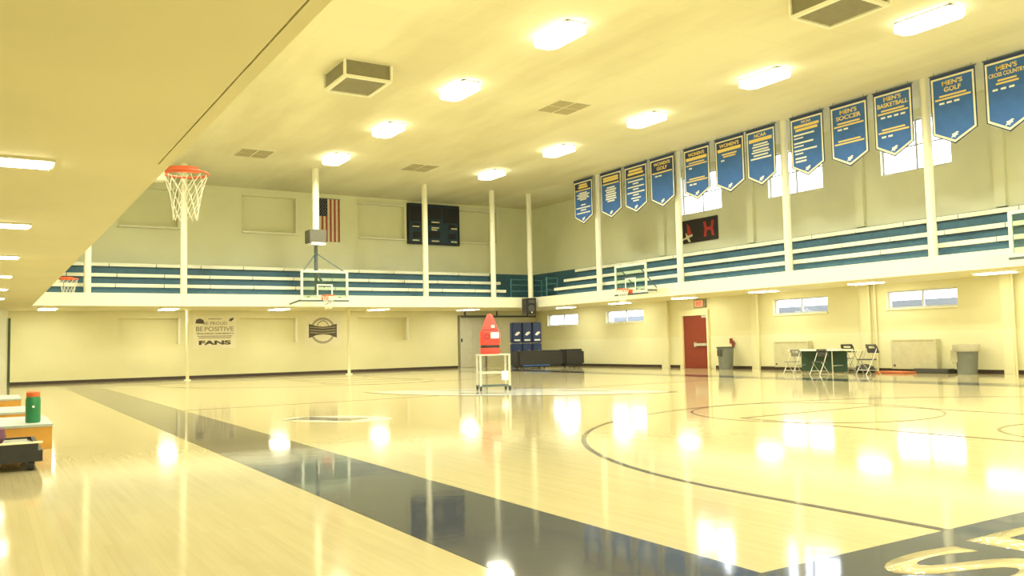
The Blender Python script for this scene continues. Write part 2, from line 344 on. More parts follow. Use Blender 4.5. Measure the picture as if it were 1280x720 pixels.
# ------------------------------------------------------------------ bleachers
ROWS = [(.9, 3.53), (1.6, 3.95), (2.3, 4.40)]
def bleacher(label, axis):
    o = thing('bleacher', label, 'bleacher', None, (0, 0, ZS+.3)); H = ZS+.3
    rows = ROWS if axis == 'x' else [(.5, 3.51), (1.1, 3.92), (1.7, 4.39)]
    e = YM if axis == 'x' else XM; back = YF if axis == 'x' else XR
    ends = (XL+.02, (20.34, 20.47, 20.29)) if axis == 'x' else (1.0, (31.32, 31.4, 31.34))
    def bx(u0, u1, d0, d1, z0, z1, *r):
        b = box(u0, u1, e+d0, e+d1, z0-H, z1-H) if axis == 'x' else box(e+d0, e+d1, u0, u1, z0-H, z1-H)
        return b.build(*r)
    for i, (d, z) in enumerate(rows):
        dn = rows[i+1][0] if i < 2 else back-e-.005
        u1 = ends[1][i]
        bx(ends[0], u1-.05, d+.04, min(dn+.04, back-e-.004), H, z-.10 if i else z-.14, 'tier', 'teal', o)
        if i == 0: pass
        u = u1
        while u-1.64 > ends[0]:
            bx(u-1.615, u, d-.06, d+.24, z-.062, z+.062, 'bench_plank', 'bench_white', o)
            bx(u-1.64, u-1.61, d-.03, d+.2, z-.075, z+.05, 'bracket', 'dark_steel', o)
            u -= 1.64
    return o
bleacher('three rows of white benches on teal tiers along far wall', 'x')
bleacher('three rows of white benches on teal tiers under the windows', 'y')
struct(box(XL, XR, YF-.012, YF-.002, ZS+.3, 4.62).build('trim_4', 'teal'), 'teal wainscot behind the far balcony benches', 'trim')
struct(box(XR-.012, XR-.002, YN, YF-.012, ZS+.3, 4.62).build('trim_5', 'teal'), 'teal wainscot behind the side balcony benches', 'trim')
g = thing('guard_rail', 'teal pipe guard rail in the balcony corner', 'railing', None, (0, 0, ZS+.3))
for p in ((20.6, 33.2), (22.3, 33.2), (22.3, 31.9), (21.6, 31.75)): MB().cyl((p[0], p[1], 0), (p[0], p[1], 1.05), .03, n=8).build('rail_post', 'teal_rail', g)
for z in (.5, .78, 1.03): MB().tube([(20.6, 33.2, z), (22.3, 33.2, z), (22.3, 31.9, z), (21.6, 31.75, z)], .022, 8).build('rail', 'teal_rail', g)

# ------------------------------------------------------------------ court paint (children of the floor)
T = .002
XI0, XI1, YI0, YI1 = 3.27, 18.51, 2.99, 31.64; BW = 1.04
MB().strip([(XI0-BW,YI0-BW),(XI1+BW,YI0-BW),(XI1+BW,YI1+BW),(XI0-BW,YI1+BW)], [(XI0,YI0),(XI1,YI0),(XI1,YI1),(XI0,YI1)], 0, T).build('court_border', 'border_paint', flo)
CX, CY = 10.89, 17.32; LW = .06
def arc(c, R, a0, a1, n=48): return [(c[0]+R*math.cos(a0+(a1-a0)*i/n), c[1]+R*math.sin(a0+(a1-a0)*i/n)) for i in range(n+1)]
def line(pts, name, wd=LW):
    # offset polyline
    out = []; inn = []
    for i, p in enumerate(pts):
        a = Vector(pts[max(i-1, 0)]); b = Vector(pts[min(i+1, len(pts)-1)]); d = (b-a).normalized(); nrm = Vector((-d.y, d.x))*wd/2
        out.append(Vector(p)+nrm); inn.append(Vector(p)-nrm)
    MB().strip(out, inn, 0, T*1.2, closed=False).build(name, 'line_paint', flo)
for s, yb in ((1, YI0), (-1, YI1)):
    bk = yb+s*1.575; R = 6.05
    a = arc((CX, bk), R, 0, math.pi) if s == 1 else arc((CX, bk), R, 0, -math.pi)
    line([(CX+R, yb)]+a+[(CX-R, yb)], 'three_point_line')
    line([(CX-1.55, yb), (CX-1.55, yb+s*5.8)], 'lane_line'); line([(CX+1.55, yb), (CX+1.55, yb+s*5.8)], 'lane_line')
    line([(CX-1.55, yb+s*5.8), (CX+1.55, yb+s*5.8)], 'free_throw_line')
    line(arc((CX, yb+s*5.8), 1.83, 0, 2*math.pi), 'free_throw_circle', .04); line(arc((CX, bk), 1.22, 0, s*math.pi), 'restricted_arc', .04)
line([(XI0, CY), (XI1, CY)], 'half_court_line', .04)
# centre emblem: long white lens with dark wing strokes
def lens(c, a, b, ang, n=40, p=1.0):
    r = []
    for i in range(n):
        t = 2*math.pi*i/n; x = a*math.cos(t); y = b*math.sin(t)*abs(math.sin(t))**(p-1) if p != 1 else b*math.sin(t)
        r.append((c[0]+x*math.cos(ang)-y*math.sin(ang), c[1]+x*math.sin(ang)+y*math.cos(ang)))
    return r
AN = math.atan2(-5.6, 4.2); CC = (10.6, 17.25)
MB().strip(lens(CC, 4.0, 1.45, AN, p=1.6), lens(CC, 3.8, 1.36, AN, p=1.6), 0, .003).build('emblem_outline', 'line_paint', flo)
MB().prism(lens(CC, 3.8, 1.36, AN, p=1.6), 0, .003).build('centre_emblem', 'logo_white', flo)
for s, dx in ((1, 1.7), (-1, -.6), (1, -1.9)):
    c = (CC[0]+dx*math.cos(AN)+.5*s*math.sin(AN)*-1, CC[1]+dx*math.sin(AN)+.5*s*math.cos(AN))
    MB().prism(lens(c, .9, .14, AN-.1*s, p=2.2), 0, .004).build('emblem_stroke', 'line_paint', flo)
# small crest between the sideline and the three point line
SC = (4.85, 13.2)
MB().prism(lens(SC, .95, .55, AN), 0, T).build('crest_field', 'logo_white', flo)
q = []
for u, v in ((-.62,.33),(0,.2),(.62,.33),(.62,-.33),(0,-.2),(-.62,-.33)): q.append((SC[0]-.15+u*math.cos(AN)-v*math.sin(AN), SC[1]+.1+u*math.sin(AN)+v*math.cos(AN)))
MB().prism(q, 0, .003).build('crest_band', 'logo_grey', flo)
text('SPALDING', 3.78+4.2, 2.47, 8.4, .62, 0, .004, 'letter_wood', flo, 'baseline_lettering', .015)

# ------------------------------------------------------------------ ceiling fixtures
ORD = ['first', 'second', 'third', 'fourth', 'fifth', 'sixth', 'seventh', 'eighth', 'ninth']
def ceil_lamp():
    o = thing('ceiling_lamp', 'long bright lamp hanging from the ceiling', 'lamp', 'ceiling lamps over the court', (0, 0, 0))
    box(-.26, .26, -.66, .66, -.05, 0).build('housing', 'mid_grey', o, bevel=.02)
    MB().prism([(-.31,-.56),(-.17,-.71),(.17,-.71),(.31,-.56),(.31,.56),(.17,.71),(-.17,.71),(-.31,.56)], -.19, -.05).build('lens', 'lamp_glow', o)
    ld = bpy.data.lights.new('tube_light', 'AREA'); ld.shape = 'RECTANGLE'; ld.size = .55; ld.size_y = 1.25; ld.energy = LAMP_W; ld.color = LAMP; ld.spread = math.radians(164)
    lo = bpy.data.objects.new('tube_light', ld); COL.objects.link(lo); lo.parent = o; lo.location = (0, 0, -.195)
    return o
cl = ceil_lamp(); first = True
for x, nm in ((10.68, 'middle row over the court centre line'), (17.2, 'row nearer the banners'), (4.2, 'row nearer the broad soffit')):  # third row is hidden above the soffit, added for its light
    for i, y in enumerate((29.0, 24.3, 19.6, 14.95, 10.4, 5.8, 1.2, -3.4)):
        l = cl if first else dup(cl); first = False
        l.location = (x, y, ZC); l['label'] = 'bright ceiling lamp, %s from far wall in the %s' % (ORD[i], nm)
def vent_box(x, y, label):
    o = thing('ceiling_vent_box', label, 'vent', None, (x, y, ZC))
    box(-.58, .58, -.68, .68, -.36, 0).build('duct_box', 'vent_grey', o)
    f = MB(); f.box(-.62,.62,-.72,-.62,-.42,-.36).box(-.62,.62,.62,.72,-.42,-.36).box(-.62,-.52,-.62,.62,-.42,-.36).box(.52,.62,-.62,.62,-.42,-.36); f.build('frame', 'white_paint', o)
    g = MB(); g.box(-.52,.52,-.62,.62,-.385,-.362); g.build('grille', 'vent_grey', o)
    for i in range(4): 
        sx, sy = [(-.6,-.7),(.6,-.7),(.6,.7),(-.6,.7)][i]; box(sx-.03, sx+.03, sy-.03, sy+.03, -.36, 0).build('corner_post', 'white_paint', o)
vent_box(7.8, 19.6, 'boxy ceiling air vent hanging near the middle lamp row'); vent_box(14.4, 10.55, 'boxy ceiling air vent hanging between the two lamp rows')
def vent_flat(x, y, label):
    o = thing('ceiling_diffuser', label, 'vent', None, (x, y, ZC))
    box(-.58, .58, -.62, .62, -.02, 0).build('frame', 'white_paint', o)
    for a, b in ((-.54,-.03), (.03,.54)):
        for c, d in ((-.58,-.03), (.03,.58)): box(a, b, c, d, -.03, -.02).build('grille', 'vent_tan', o)
vent_flat(14.3, 19.9, 'flat four panel ceiling vent left of the banners'); vent_flat(7.95, 29.7, 'flat four panel ceiling vent near the blocked window recess'); vent_flat(14.2, 29.4, 'flat four panel ceiling vent above the scoreboard')
# lamps under the balconies
def low_lamp(x, y, lx, ly, label, grp):
    o = thing('soffit_lamp', label, 'lamp', grp, (x, y, ZS))
    box(-lx/2, lx/2, -ly/2, ly/2, -.02, -.001).build('housing', 'white_paint', o)
    box(-lx/2+.03, lx/2-.03, -ly/2+.03, ly/2-.03, -.035, -.02).build('lens', 'low_lamp_glow', o)
for i, y in enumerate((28.0, 24.0, 20.0, 16.0, 12.0, 7.98, 0.0, -4.0)): low_lamp(-.15, y, 1.25, .32, 'crosswise strip lamp on the broad soffit, %s from the far end' % ORD[i], 'strip lamps under the broad soffit')  # nearest two strips are out of view, added to brighten the near soffit
for i, x in enumerate((1.9, 5.95, 10.2, 14.55, 19.0)): low_lamp(x, 34.45, .6, 1.2, 'flat lamp under far balcony, %s from the pale wall return' % ORD[i], 'lamps under the far balcony')
for i, y in enumerate((31.9, 28.0, 24.1, 20.2, 16.2, 12.3, 8.3, 4.3)): low_lamp(22.75, y, .5, 1.0, 'flat lamp under side balcony, %s from the black mat cart' % ORD[i], 'lamps under the side balcony')

# ------------------------------------------------------------------ basketball hoops
def hoop(label, x, y, rotz, kind):
    # local: board in the xz plane at y=0, court side +y
    o = thing('basketball_hoop', label, 'basketball hoop', 'basketball hoops', (x, y, 0), rotz)
    W, z0, z1 = .915, 2.9, 3.99
    f = MB(); f.box(-W, W, -.03, .012, z0, z0+.09).box(-W, W, -.03, .012, z1-.08, z1).box(-W, -W+.09, -.03, .012, z0+.09, z1-.08).box(W-.09, W, -.03, .012, z0+.09, z1-.08)
    bd = box(-W+.09, W-.09, -.012, 0, z0+.09, z1-.08).build('backboard', 'board_glass', o)
    f.build('board_frame', 'aluminium', o)
    s = MB(); a, b, c, d, t = -.305, .305, 3.03, 3.48, .05
    s.box(a, b, .0, .004, c, c+t).box(a, b, .0, .004, d-t, d).box(a, a+t, .0, .004, c+t, d-t).box(b-t, b, .0, .004, c+t, d-t); s.build('target_square', 'bench_white', bd)
    if kind != 'left': MB().box(-W-.02, W+.02, -.045, .03, z0-.06, z0-.002).build('edge_padding', 'dark_steel', o)
    MB().torus((0, .38, 3.05), .228, .013, 32, 8).build('rim', 'rim_orange', o, smooth=True)
    MB().box(-.07, .07, .014, .16, 2.95, 3.04).box(-.13, .13, .013, .03, 2.9, 3.05).build('rim_bracket', 'white_paint' if kind == 'left' else 'rim_orange', o)
    if kind == 'left': MB().strip([(.232*math.cos(t), .38+.232*math.sin(t)) for t in [math.radians(262+6*i) for i in range(21)]], [(.222*math.cos(t), .38+.222*math.sin(t)) for t in [math.radians(262+6*i) for i in range(21)]], 3.02, 3.09, closed=False).build('rim_plate', 'rim_orange', o)
    n = MB(); N = 12; prof = [(.222, 3.03), (.19, 2.93), (.165, 2.83), (.145, 2.73), (.13, 2.63), (.125, 2.55)]
    for i in range(N):
        for sgn in (1, -1):
            pts = []
            for j, (r, z) in enumerate(prof):
                t = 2*math.pi*(i+sgn*.5*j)/N; pts.append((r*math.cos(t), .38+r*math.sin(t), z))
            n.tube(pts, .0045, 4)
    n.build('net', 'net_cord', o)
    sup = MB()
    if kind == 'right':
        for sx in (-.55, .55):
            sup.tube([(sx, -.03, 3.0), (sx, -.78, 3.0)], .03, 8); sup.tube([(sx, -.03, 3.8), (sx, -.78, 3.1)], .022, 8)
        sup.build('mounting_arm', 'dark_steel', o)
    elif kind == 'left':
        for sx in (-.5, .5): sup.box(sx-.04, sx+.04, -.1, -.03, 2.88, 3.15)
        sup.build('mounting_arm', 'white_paint', o)
    else:
        MB().cyl((0, -.97, 4.0), (0, -.97, 5.05), .07, n=12).build('lower_mast', 'dark_steel', o)
        MB().cyl((0, -.97, 5.6), (0, -.97, ZC), .13, n=16).build('mast_sleeve', 'white_paint', o)
        MB().tube([(0, -.97, 4.75), (-W+.1, -.04, 3.95)], .022, 8).tube([(0, -.97, 4.75), (W-.1, -.04, 3.95)], .022, 8).tube([(0, -.97, 4.05), (0, -.03, 3.4)], .04, 8).tube([(0,-.97,4.05),(0,-.97,3.2)],.06,8).build('brace', 'dark_steel', o)
        MB().tube([(-.6, -.03, 3.0), (-.72, -1.9, 2.85)], .035, 8).tube([(.6, -.03, 3.0), (.72, -1.9, 2.85)], .035, 8).build('rear_arm', 'dark_steel', o)
        c = MB().box(-.33, .33, -1.28, -.68, 5.12, 5.62).build('shot_clock', 'clock_grey', o, bevel=.02)
        MB().box(-.27, .27, -1.2, -.64, 5.03, 5.13).build('clock_light_bar', 'white_print', c)
hoop('glass backboard hoop hung from a ceiling mast before the flag', 10.72, 30.4, math.pi, 'far')
hoop('glass backboard hoop on the side balcony above the red door side', 20.41, 24.45, math.pi/2, 'right')
hoop('glass backboard hoop on side balcony below the golf banner end', 20.41, 9.75, math.pi/2, 'right')
hoop('red rim with white net beside the near white post and soffit edge', 1.43, 9.49, -math.pi/2, 'left')
hoop('small red rim with white net at far end of the broad soffit', 1.43, 24.5, -math.pi/2, 'left')

# ------------------------------------------------------------------ championship banners
def emblem(parent, x, y, s, z0, z1, m='white_print'):
    pts = [(-.9,-.5),(-.5,.1),(-.7,.35),(-.1,.45),(.5,.75),(1.0,.55),(.55,.4),(.75,.05),(.2,-.15),(.05,-.55),(-.4,-.3)]
    MB().prism([(x+a*s, y+b*s) for a, b in pts], z0, z1).build('emblem', m, parent)
def banner(pl, pr, label, lines, z=7.93, head=0):
    yy = [at(0, XM-.1, p, 222.7-.282*(p-717)).y for p in (pl, pr)]
    wd = yy[0]-yy[1]; c = sum(yy)/2
    o = thing('championship_banner', label, 'banner', 'blue championship banners', mx=frame_right(c, z, XM-.1))
    h = wd/2; L1, L2 = -1.58, -1.90
    out = [(-h, 0), (h, 0), (h, L1), (0, L2), (-h, L1)]
    MB().prism(out, -.012, 0).build('backing', 'banner_navy', o)
    MB().prism([(-h+.03,-.10),(h-.03,-.10),(h-.03,L1+.01),(0,L2+.035),(-h+.03,L1+.01)], 0, .003).build('trim_border', 'banner_cream', o)
    MB().prism([(-h+.08,-.15),(h-.08,-.15),(h-.08,L1+.045),(0,L2+.10),(-h+.08,L1+.045)], .003, .006).build('field', 'banner_blue', o)
    MB().cyl((-h-.03, 0, -.006), (h+.03, 0, -.006), .018, n=8).build('top_rod', 'dark_steel', o)
    r = MB()
    for sx in (-h+.1, h-.1): r.cyl((sx, .01, -.006), (sx, ZC-z, -.006), .006, n=6)
    r.build('hanging_cord', 'dark_steel', o)
    iw = 2*h-.2
    if head: box(-h+.08, h-.08, -head, -.15, .006, .0065).build('header_panel', 'banner_navy', o)
    for ln in lines:
        kind, body, y, w_, ht, m = ln
        if kind == 't': text(body, 0, y, iw*w_, ht, .0065, .009, m, o, bold=.03)
        elif kind == 'b': box(-iw*w_/2+body, iw*w_/2+body, y-ht/2, y+ht/2, .0065, .0085).build('print_line', m, o)
    emblem(o, 0, -1.68, .12, .006, .009)
G, Wh = 'gold_print', 'white_print'
def yrs(y, n, x0=-.3): return [('b', x0+.2*i, y, .14, .05, Wh) for i in range(n)]
def bars(ys, ws, m=Wh, h=.05): return [('b', 0, y, w_, h, m) for y, w_ in zip(ys, ws)]
def sub(y): return bars((y, y-.08), (.72, .95), G, .045)
banner(717, 740, 'narrow banner nearest the corner, white list lines with gold heading', bars((-.24,-.34), (.5,.6), G, .08)+bars((-.46,), (.95,), G)+bars([-.58-.07*i for i in range(5)]+[-1.08,-1.2,-1.3,-1.42], [.5,.8,.6,.75,.4,.3,.9,.35,.85]), head=0.46)
banner(750, 776, 'banner with white block of years under gold heading, second from corner', bars((-.26,-.36), (.85,.85), G, .09)+bars((-.5,), (.9,), G)+bars([-.66-.09*i for i in range(7)], [.45,.6,.5,.6,.55,.6,.4], h=.06), head=0.48)
banner(780, 808, 'banner with centred white list under two gold heading lines', bars((-.25,-.37), (.7,.8), G, .09)+bars((-.52,), (.95,), G)+bars((-.66,-.76,-.88,-.98,-1.1,-1.2,-1.32,-1.42), (.8,.3,.85,.3,.9,.3,.5,.3)), head=0.5)
banner(812, 842, 'womens golf banner with two white years, fourth from corner', [('t', "WOMEN'S", -.27, .8, .13, G), ('t', 'GOLF', -.44, .5, .13, G)]+bars((-.6,), (.95,), G)+yrs(-.72, 2), head=0.58)
banner(854, 886, 'womens banner with two gold entries in front of first upper window', [('t', "WOMEN'S", -.27, .75, .13, G)]+bars((-.43,), (.95,), G, .11)+sub(-.57)+yrs(-.76, 1)+sub(-1.14)+yrs(-1.34, 2), head=0.5)
banner(893, 929, 'womens banner with one short gold entry right of first upper window', [('t', "WOMEN'S", -.27, .8, .13, G)]+bars((-.43,), (.95,), G, .11)+bars((-.58,-.66), (.6,.5), G)+yrs(-.78, 1), head=0.5)
banner(932, 968, 'NCAA banner with four centred white lines left of second upper window', [('t', 'NCAA', -.25, .5, .12, G)]+bars((-.4,), (.95,), G, .11)+bars((-.54,-.62,-.72,-.8,-.9,-1.0), (.6,.7,.65,.75,.6,.85)))
banner(987, 1028, 'NCAA banner with left aligned white lines before second upper window', [('t', 'NCAA', -.22, .35, .08, G)]+bars((-.34,-.45), (.9,.8), G, .08)+[('b', -.1, -.6, .75, .05, Wh), ('b', -.3, -.7, .35, .04, Wh), ('b', -.12, -.85, .7, .05, Wh), ('b', -.3, -.95, .35, .04, Wh), ('b', -.06, -1.08, .82, .05, Wh), ('b', -.3, -1.18, .3, .04, Wh), ('b', -.24, -1.32, .4, .05, Wh), ('b', -.24, -1.42, .4, .05, Wh)])
banner(1037, 1083, 'mens soccer banner with two gold entries', [('t', "MEN'S", -.27, .55, .13, G), ('t', 'SOCCER', -.44, .8, .13, G)]+sub(-.6)+yrs(-.78, 2)+sub(-1.12))
banner(1091, 1139, 'mens basketball banner with four white years', [('t', "MEN'S", -.25, .55, .13, G), ('t', 'BASKETBALL', -.42, .95, .13, G)]+sub(-.57)+yrs(-.76, 4)+sub(-1.1)+yrs(-1.3, 2))
banner(1162, 1218, 'mens golf banner with three white years', [('t', "MEN'S", -.27, .55, .13, G), ('t', 'GOLF', -.44, .45, .13, G)]+sub(-.6)+yrs(-.79, 3))
banner(1229, 1287, 'mens cross country banner with three white years', [('t', "MEN'S", -.27, .55, .13, G), ('t', 'CROSS COUNTRY', -.43, .97, .11, G)]+bars((-.58,-.66), (.5,.6), G, .045)+yrs(-.8, 3))

# ------------------------------------------------------------------ far wall: flag, scoreboard, posters
o = thing('flag', 'american flag hung vertically beside the hoop mast', 'flag', mx=frame_far(12.33, 5.86)); fw, fh = 1.25, 1.93
for i in range(13):
    a, b = i*fw/13, (i+1)*fw/13
    top = fh if i >= 7 else fh-.78
    box(a, b, 0, top, .004, .012+.003*(i % 2)).build('stripe', 'flag_red' if i % 2 == 0 else 'flag_white', o)
cn = box(0, 7*fw/13, fh-.78, fh, .004, .014).build('canton', 'flag_blue', o)
st = MB()
for r in range(9):
    for c in range(6 if r % 2 == 0 else 5):
        cx, cy = .055+.056*(2*c+(r % 2))+.01, fh-.06-.082*r
        st.prism([(cx+.02*(1 if j % 2 == 0 else .4)*math.sin(j*math.pi/5), cy+.02*(1 if j % 2 == 0 else .4)*math.cos(j*math.pi/5)) for j in range(10)], .014, .016)
st.build('stars', 'flag_white', cn)
box(-.02, fw+.02, fh, fh+.03, .002, .03).build('hanging_rod', 'mid_grey', o)
o = thing('scoreboard', 'dark blue electronic scoreboard on the far wall behind a post', 'scoreboard', mx=frame_far(16.92, 5.96)); sw, sh = 2.68, 1.88
box(0, sw, 0, sh, .002, .14).build('cabinet', 'score_blue', o)
f = MB(); f.box(-.03,sw+.03,-.03,.04,.002,.17).box(-.03,sw+.03,sh-.04,sh+.03,.002,.17).box(-.03,.03,.04,sh-.04,.002,.17).box(sw-.03,sw+.03,.04,sh-.04,.002,.17).build('frame', 'score_dark', o)
for a, b, c, d in ((.08,.86,1.05,1.78),(.96,1.72,1.2,1.78),(1.82,2.6,1.05,1.78),(.2,.6,.72,.98),(1.05,1.62,.92,1.14),(2.1,2.5,.72,.98),(.22,.62,.28,.55),(1.02,1.66,.28,.62),(2.1,2.5,.28,.55)):
    box(a, b, c, d, .14, .15).build('display', 'score_dark', o)
for a, b, c in ((.2,.56,.78),(1.2,1.62,1.03),(1.2,1.6,.76),(2.25,2.58,.76),(.2,.54,.12),(1.2,1.6,.12),(2.25,2.56,.12),(1.2,1.5,.66)):
    box(a, b, c, c+.06, .15, .156).build('print_line', 'banner_cream', o)
o = thing('slogan_poster', 'slogan poster reading be proud be positive fans', 'poster', mx=frame_far(8.12, 1.88)); 
box(-.86, .86, -.68, .68, .002, .008).build('sheet', 'poster', o)
text('BE', -.36, .36, .19, .13, .008, .011, 'ink_grey', o); text('PROUD', .15, .36, .68, .13, .008, .011, 'ink_grey', o); text('BE', -.62, .13, .27, .19, .008, .011, 'ink_grey', o); text('POSITIVE', .17, .13, 1.18, .19, .008, .011, 'ink_grey', o)
text('SPALDING UNIVERSITY', .02, -.065, 1.5, .06, .008, .011, 'ink', o); text('FANS', 0, -.44, 1.28, .18, .008, .011, 'ink', o, bold=.05)
for y, w_ in ((-.17, 1.4), (-.24, 1.3), (.54, .55)): box(-w_/2, w_/2, y-.02, y+.02, .008, .010).build('print_line', 'ink_grey', o)
emblem(o, .66, .5, .13, .008, .011, 'ink'); MB().prism([(-.78,.36),(-.42,.34),(-.46,.5),(-.6,.56),(-.74,.52)], .008, .011).build('emblem', 'ink', o)
o = thing('crest_poster', 'white poster with grey arch crest on the far wall', 'poster', mx=frame_far(12.75, 1.89))
box(-.82, .82, -.7, .7, .002, .008).build('sheet', 'poster', o)
MB().strip([(.58*math.cos(t*math.pi/24), .58*math.sin(t*math.pi/24)+.0) for t in range(48)], [(.48*math.cos(t*math.pi/24), .48*math.sin(t*math.pi/24)) for t in range(48)], .008, .010).build('ring', 'ink_grey', o)
MB().strip([(.3*math.cos(t*math.pi/16), .1+.36*math.sin(t*math.pi/16)) for t in range(17)], [(.25*math.cos(t*math.pi/16), .1+.3*math.sin(t*math.pi/16)) for t in range(17)], .008, .011, closed=False).build('arch', 'ink_grey', o)
MB().prism([(-.64,.3),(-.3,.2),(0,.17),(.3,.2),(.64,.3),(.64,-.33),(.3,-.2),(0,-.17),(-.3,-.2),(-.64,-.33)], .010, .013).build('ribbon', 'ink', o)
for y in (.12, .0, -.11): MB().prism([(-.58,y+.05),(0,y),(.58,y+.05),(.58,y+.015),(0,y-.035),(-.58,y+.015)], .013, .015).build('print_line', 'ink_grey', o)
# thin columns in front of the far wall
for i, (x, y) in enumerate(((6.62, 34.3), (12.98, 33.9))):
    o = thing('support_column', ['slim cream pipe column left of the slogan poster', 'slim cream pipe column right of the crest poster'][i], 'column', None, (x, y, 0))
    MB().cyl((0,0,.02), (0,0,ZS), .065, n=14).build('shaft', 'soffit_paint', o, smooth=True); box(-.11,.11,-.11,.11,0,.03).build('base_plate', 'white_paint', o); box(-.1,.1,-.1,.1,ZS-.03,ZS).build('cap_plate', 'soffit_paint', o)

# ------------------------------------------------------------------ far corner: storage door, pads, mats, speaker
o = thing('door_1', 'grey beige storage door with dark frame on far wall', 'door', mx=frame_far(20.3, 0)); o['kind'] = 'structure'
f = MB(); f.box(-.78,-.70,0,2.47,.002,.1).box(.70,.78,0,2.47,.002,.1).box(-.78,.78,2.47,2.55,.002,.1).build('frame', 'vent_grey', o)
box(-.70,-.005,.02,2.47,.002,.05).build('leaf', 'door_panel', o); box(.005,.70,.02,2.47,.002,.05).build('leaf', 'door_panel', o)
box(-.64, -.58, 1.25, 1.42, .05, .12).build('latch', 'dark_grey', o)
o = thing('track_rail', 'dark overhead track rail above the storage corner', 'rail', None, (0, YF-.25, 2.42))
MB().bar((19.6,0,.06), (23.9,0,.06), .06, .09).build('rail', 'dark_grey', o)
for x in (19.8, 21.6, 23.4): box(x-.03, x+.03, -.03, .03, .1, ZS-2.42).build('hanger', 'dark_grey', o)
pad_lab = ['navy padded panel nearest the storage door', 'navy padded panel between two others', 'navy padded panel nearest the white board']
for i in range(3):
    x = 21.05+.56*i
    o = thing('padded_panel', pad_lab[i], 'pad', 'navy padded panels in the corner', (x, 33.6, 0))
    box(-.26, .26, -.12, .12, .05, 1.12).build('lower_cushion', 'navy', o, bevel=.04); box(-.26, .26, -.12, .12, 1.14, 2.1).build('upper_cushion', 'navy', o, bevel=.04)
    box(-.24, .24, -.1, .1, 0, .06).build('foot', 'dark_grey', o)
    for z in (.62, 1.5):
        c = MB().prism([(.15*a, .1*b) for a, b in ((-1,-.6),(-.3,.6),(.6,1),(1,.3),(.3,-.5),(-.3,-1))], 0, .006).build('emblem', 'white_print', o)
        c.matrix_local = Matrix(((1,0,0,.02),(0,0,-1,-.121),(0,1,0,z+.08),(0,0,0,1)))
        box(-.16, .16, -.127, -.12, z-.26, z-.19).build('print_line', 'white_print', o)
o = thing('white_board', 'cream board leaning in the far corner behind the black mat', 'board', None, (23.35, 36.2, 0), -.25)
box(-.5,.5,-.03,.02,.02,2.1).build('panel', 'poster', o); MB().box(-.54,-.5,-.04,.03,0,2.14).box(.5,.54,-.04,.03,0,2.14).box(-.54,.54,-.04,.03,2.1,2.14).box(-.5,.5,-.04,.03,0,.02).build('frame', 'frame_metal', o)
o = thing('mat_cart', 'long black covered mat cart in the far corner', 'mat', None, (21.55, 31.6, 0), -.12)
MB().box(-1.75,.55,-.38,.38,.07,.80).build('cover', 'black_plastic', o, bevel=.1); MB().box(.57,1.62,-.38,.38,.07,.82).build('end_cover', 'black_plastic', o, bevel=.1)
for sx in (-1.5, -.4, .9, 1.4):
    for sy in (-.25, .25): MB().cyl((sx-.03, sy, .04), (sx+.03, sy, .04), .04, n=12).box(sx-.02,sx+.02,sy-.02,sy+.02,.05,.1).build('caster', 'dark_grey', o)
box(-1.5, -.2, -.41, -.385, .13, .17).build('blue_strap', 'banner_blue', o)
o = thing('loudspeaker', 'black loudspeaker mounted at the balcony corner', 'speaker', None, (20.8, YM-.35, 2.42))
box(-.26, .26, -.2, .2, 0, .72).build('cabinet', 'black_plastic', o, bevel=.02)
MB().cyl((0, -.2, .25), (0, -.225, .25), .17, .15, 20).build('woofer', 'dark_grey', o); box(-.16, .16, -.215, -.2, .5, .64).build('horn', 'dark_grey', o)
MB().bar((0, .2, .45), (0, .31, .6), .1, .05).box(.26, .42, .05, .3, .5, .75).build('bracket', 'black_plastic', o); MB().cyl((0,-.226,.08),(0,-.232,.08),.03,n=10).build('badge', 'white_print', o)

# ------------------------------------------------------------------ right wall: pilasters, door, sign, fittings
for i, (ya, yb) in enumerate(((26.72,26.36), (21.85,21.55), (17.25,16.95), (12.8,12.5))):
    o = thing('wall_pilaster', ['wall pilaster left of the red door', 'wall pilaster right of the red door', 'wall pilaster behind the folding chairs', 'wall pilaster right of the bagged trash can'][i], 'column', None, (XR, (ya+yb)/2, 0)); h = (ya-yb)/2
    box(-.16, -.002, -h, h, 0, ZS).build('shaft', 'wall_paint_right', o); MB().cyl((-.19, -h-.06, .0), (-.19, -h-.06, ZS), .03, n=10).build('pipe', 'soffit_paint', o)
    box(-.14, -.002, -h, h, 4.63, ZC).build('upper_shaft', 'wall_paint_right', o)
    if i == 2: MB().cyl((-.1, -h-.22, .0), (-.1, -h-.22, ZS), .03, n=10).build('pipe', 'soffit_paint', o)
o = thing('door_2', 'red metal exit door with push bar on side wall', 'door', mx=frame_right(24.75, 0)); o['kind'] = 'structure'
box(-.72, .62, 0, 2.08, .002, .05).build('leaf', 'red_paint', o)
MB().box(-.92,-.72,0,2.08,.002,.12).box(.62,.70,0,2.08,.002,.12).box(-.92,.70,2.08,2.3,.002,.12).build('frame', 'soffit_paint', o)
MB().box(-.05,.58,.88,.98,.05,.12).box(-.08,-.02,.84,1.02,.05,.13).build('push_bar', 'steel', o); MB().box(.36,.62,1.98,2.06,.05,.12).build('door_closer', 'steel', o)
o = thing('exit_sign', 'glowing exit sign above the red door', 'sign', mx=frame_right(24.5, 2.53))
box(-.3,.3,-.14,.16,.002,.1).build('housing', 'vent_grey', o); box(-.24,.2,-.11,.13,.1,.108).build('face', 'exit_glow', o); text('EXIT', -.02, .01, .3, .14, .108, .111, 'sign_red', o)
o = thing('emblem_sign', 'black sign with red emblems below first upper window', 'sign', mx=frame_right(24.42, 5.45))
box(-1.0,1.0,-.46,.46,.002,.05).build('panel', 'sign_black', o)
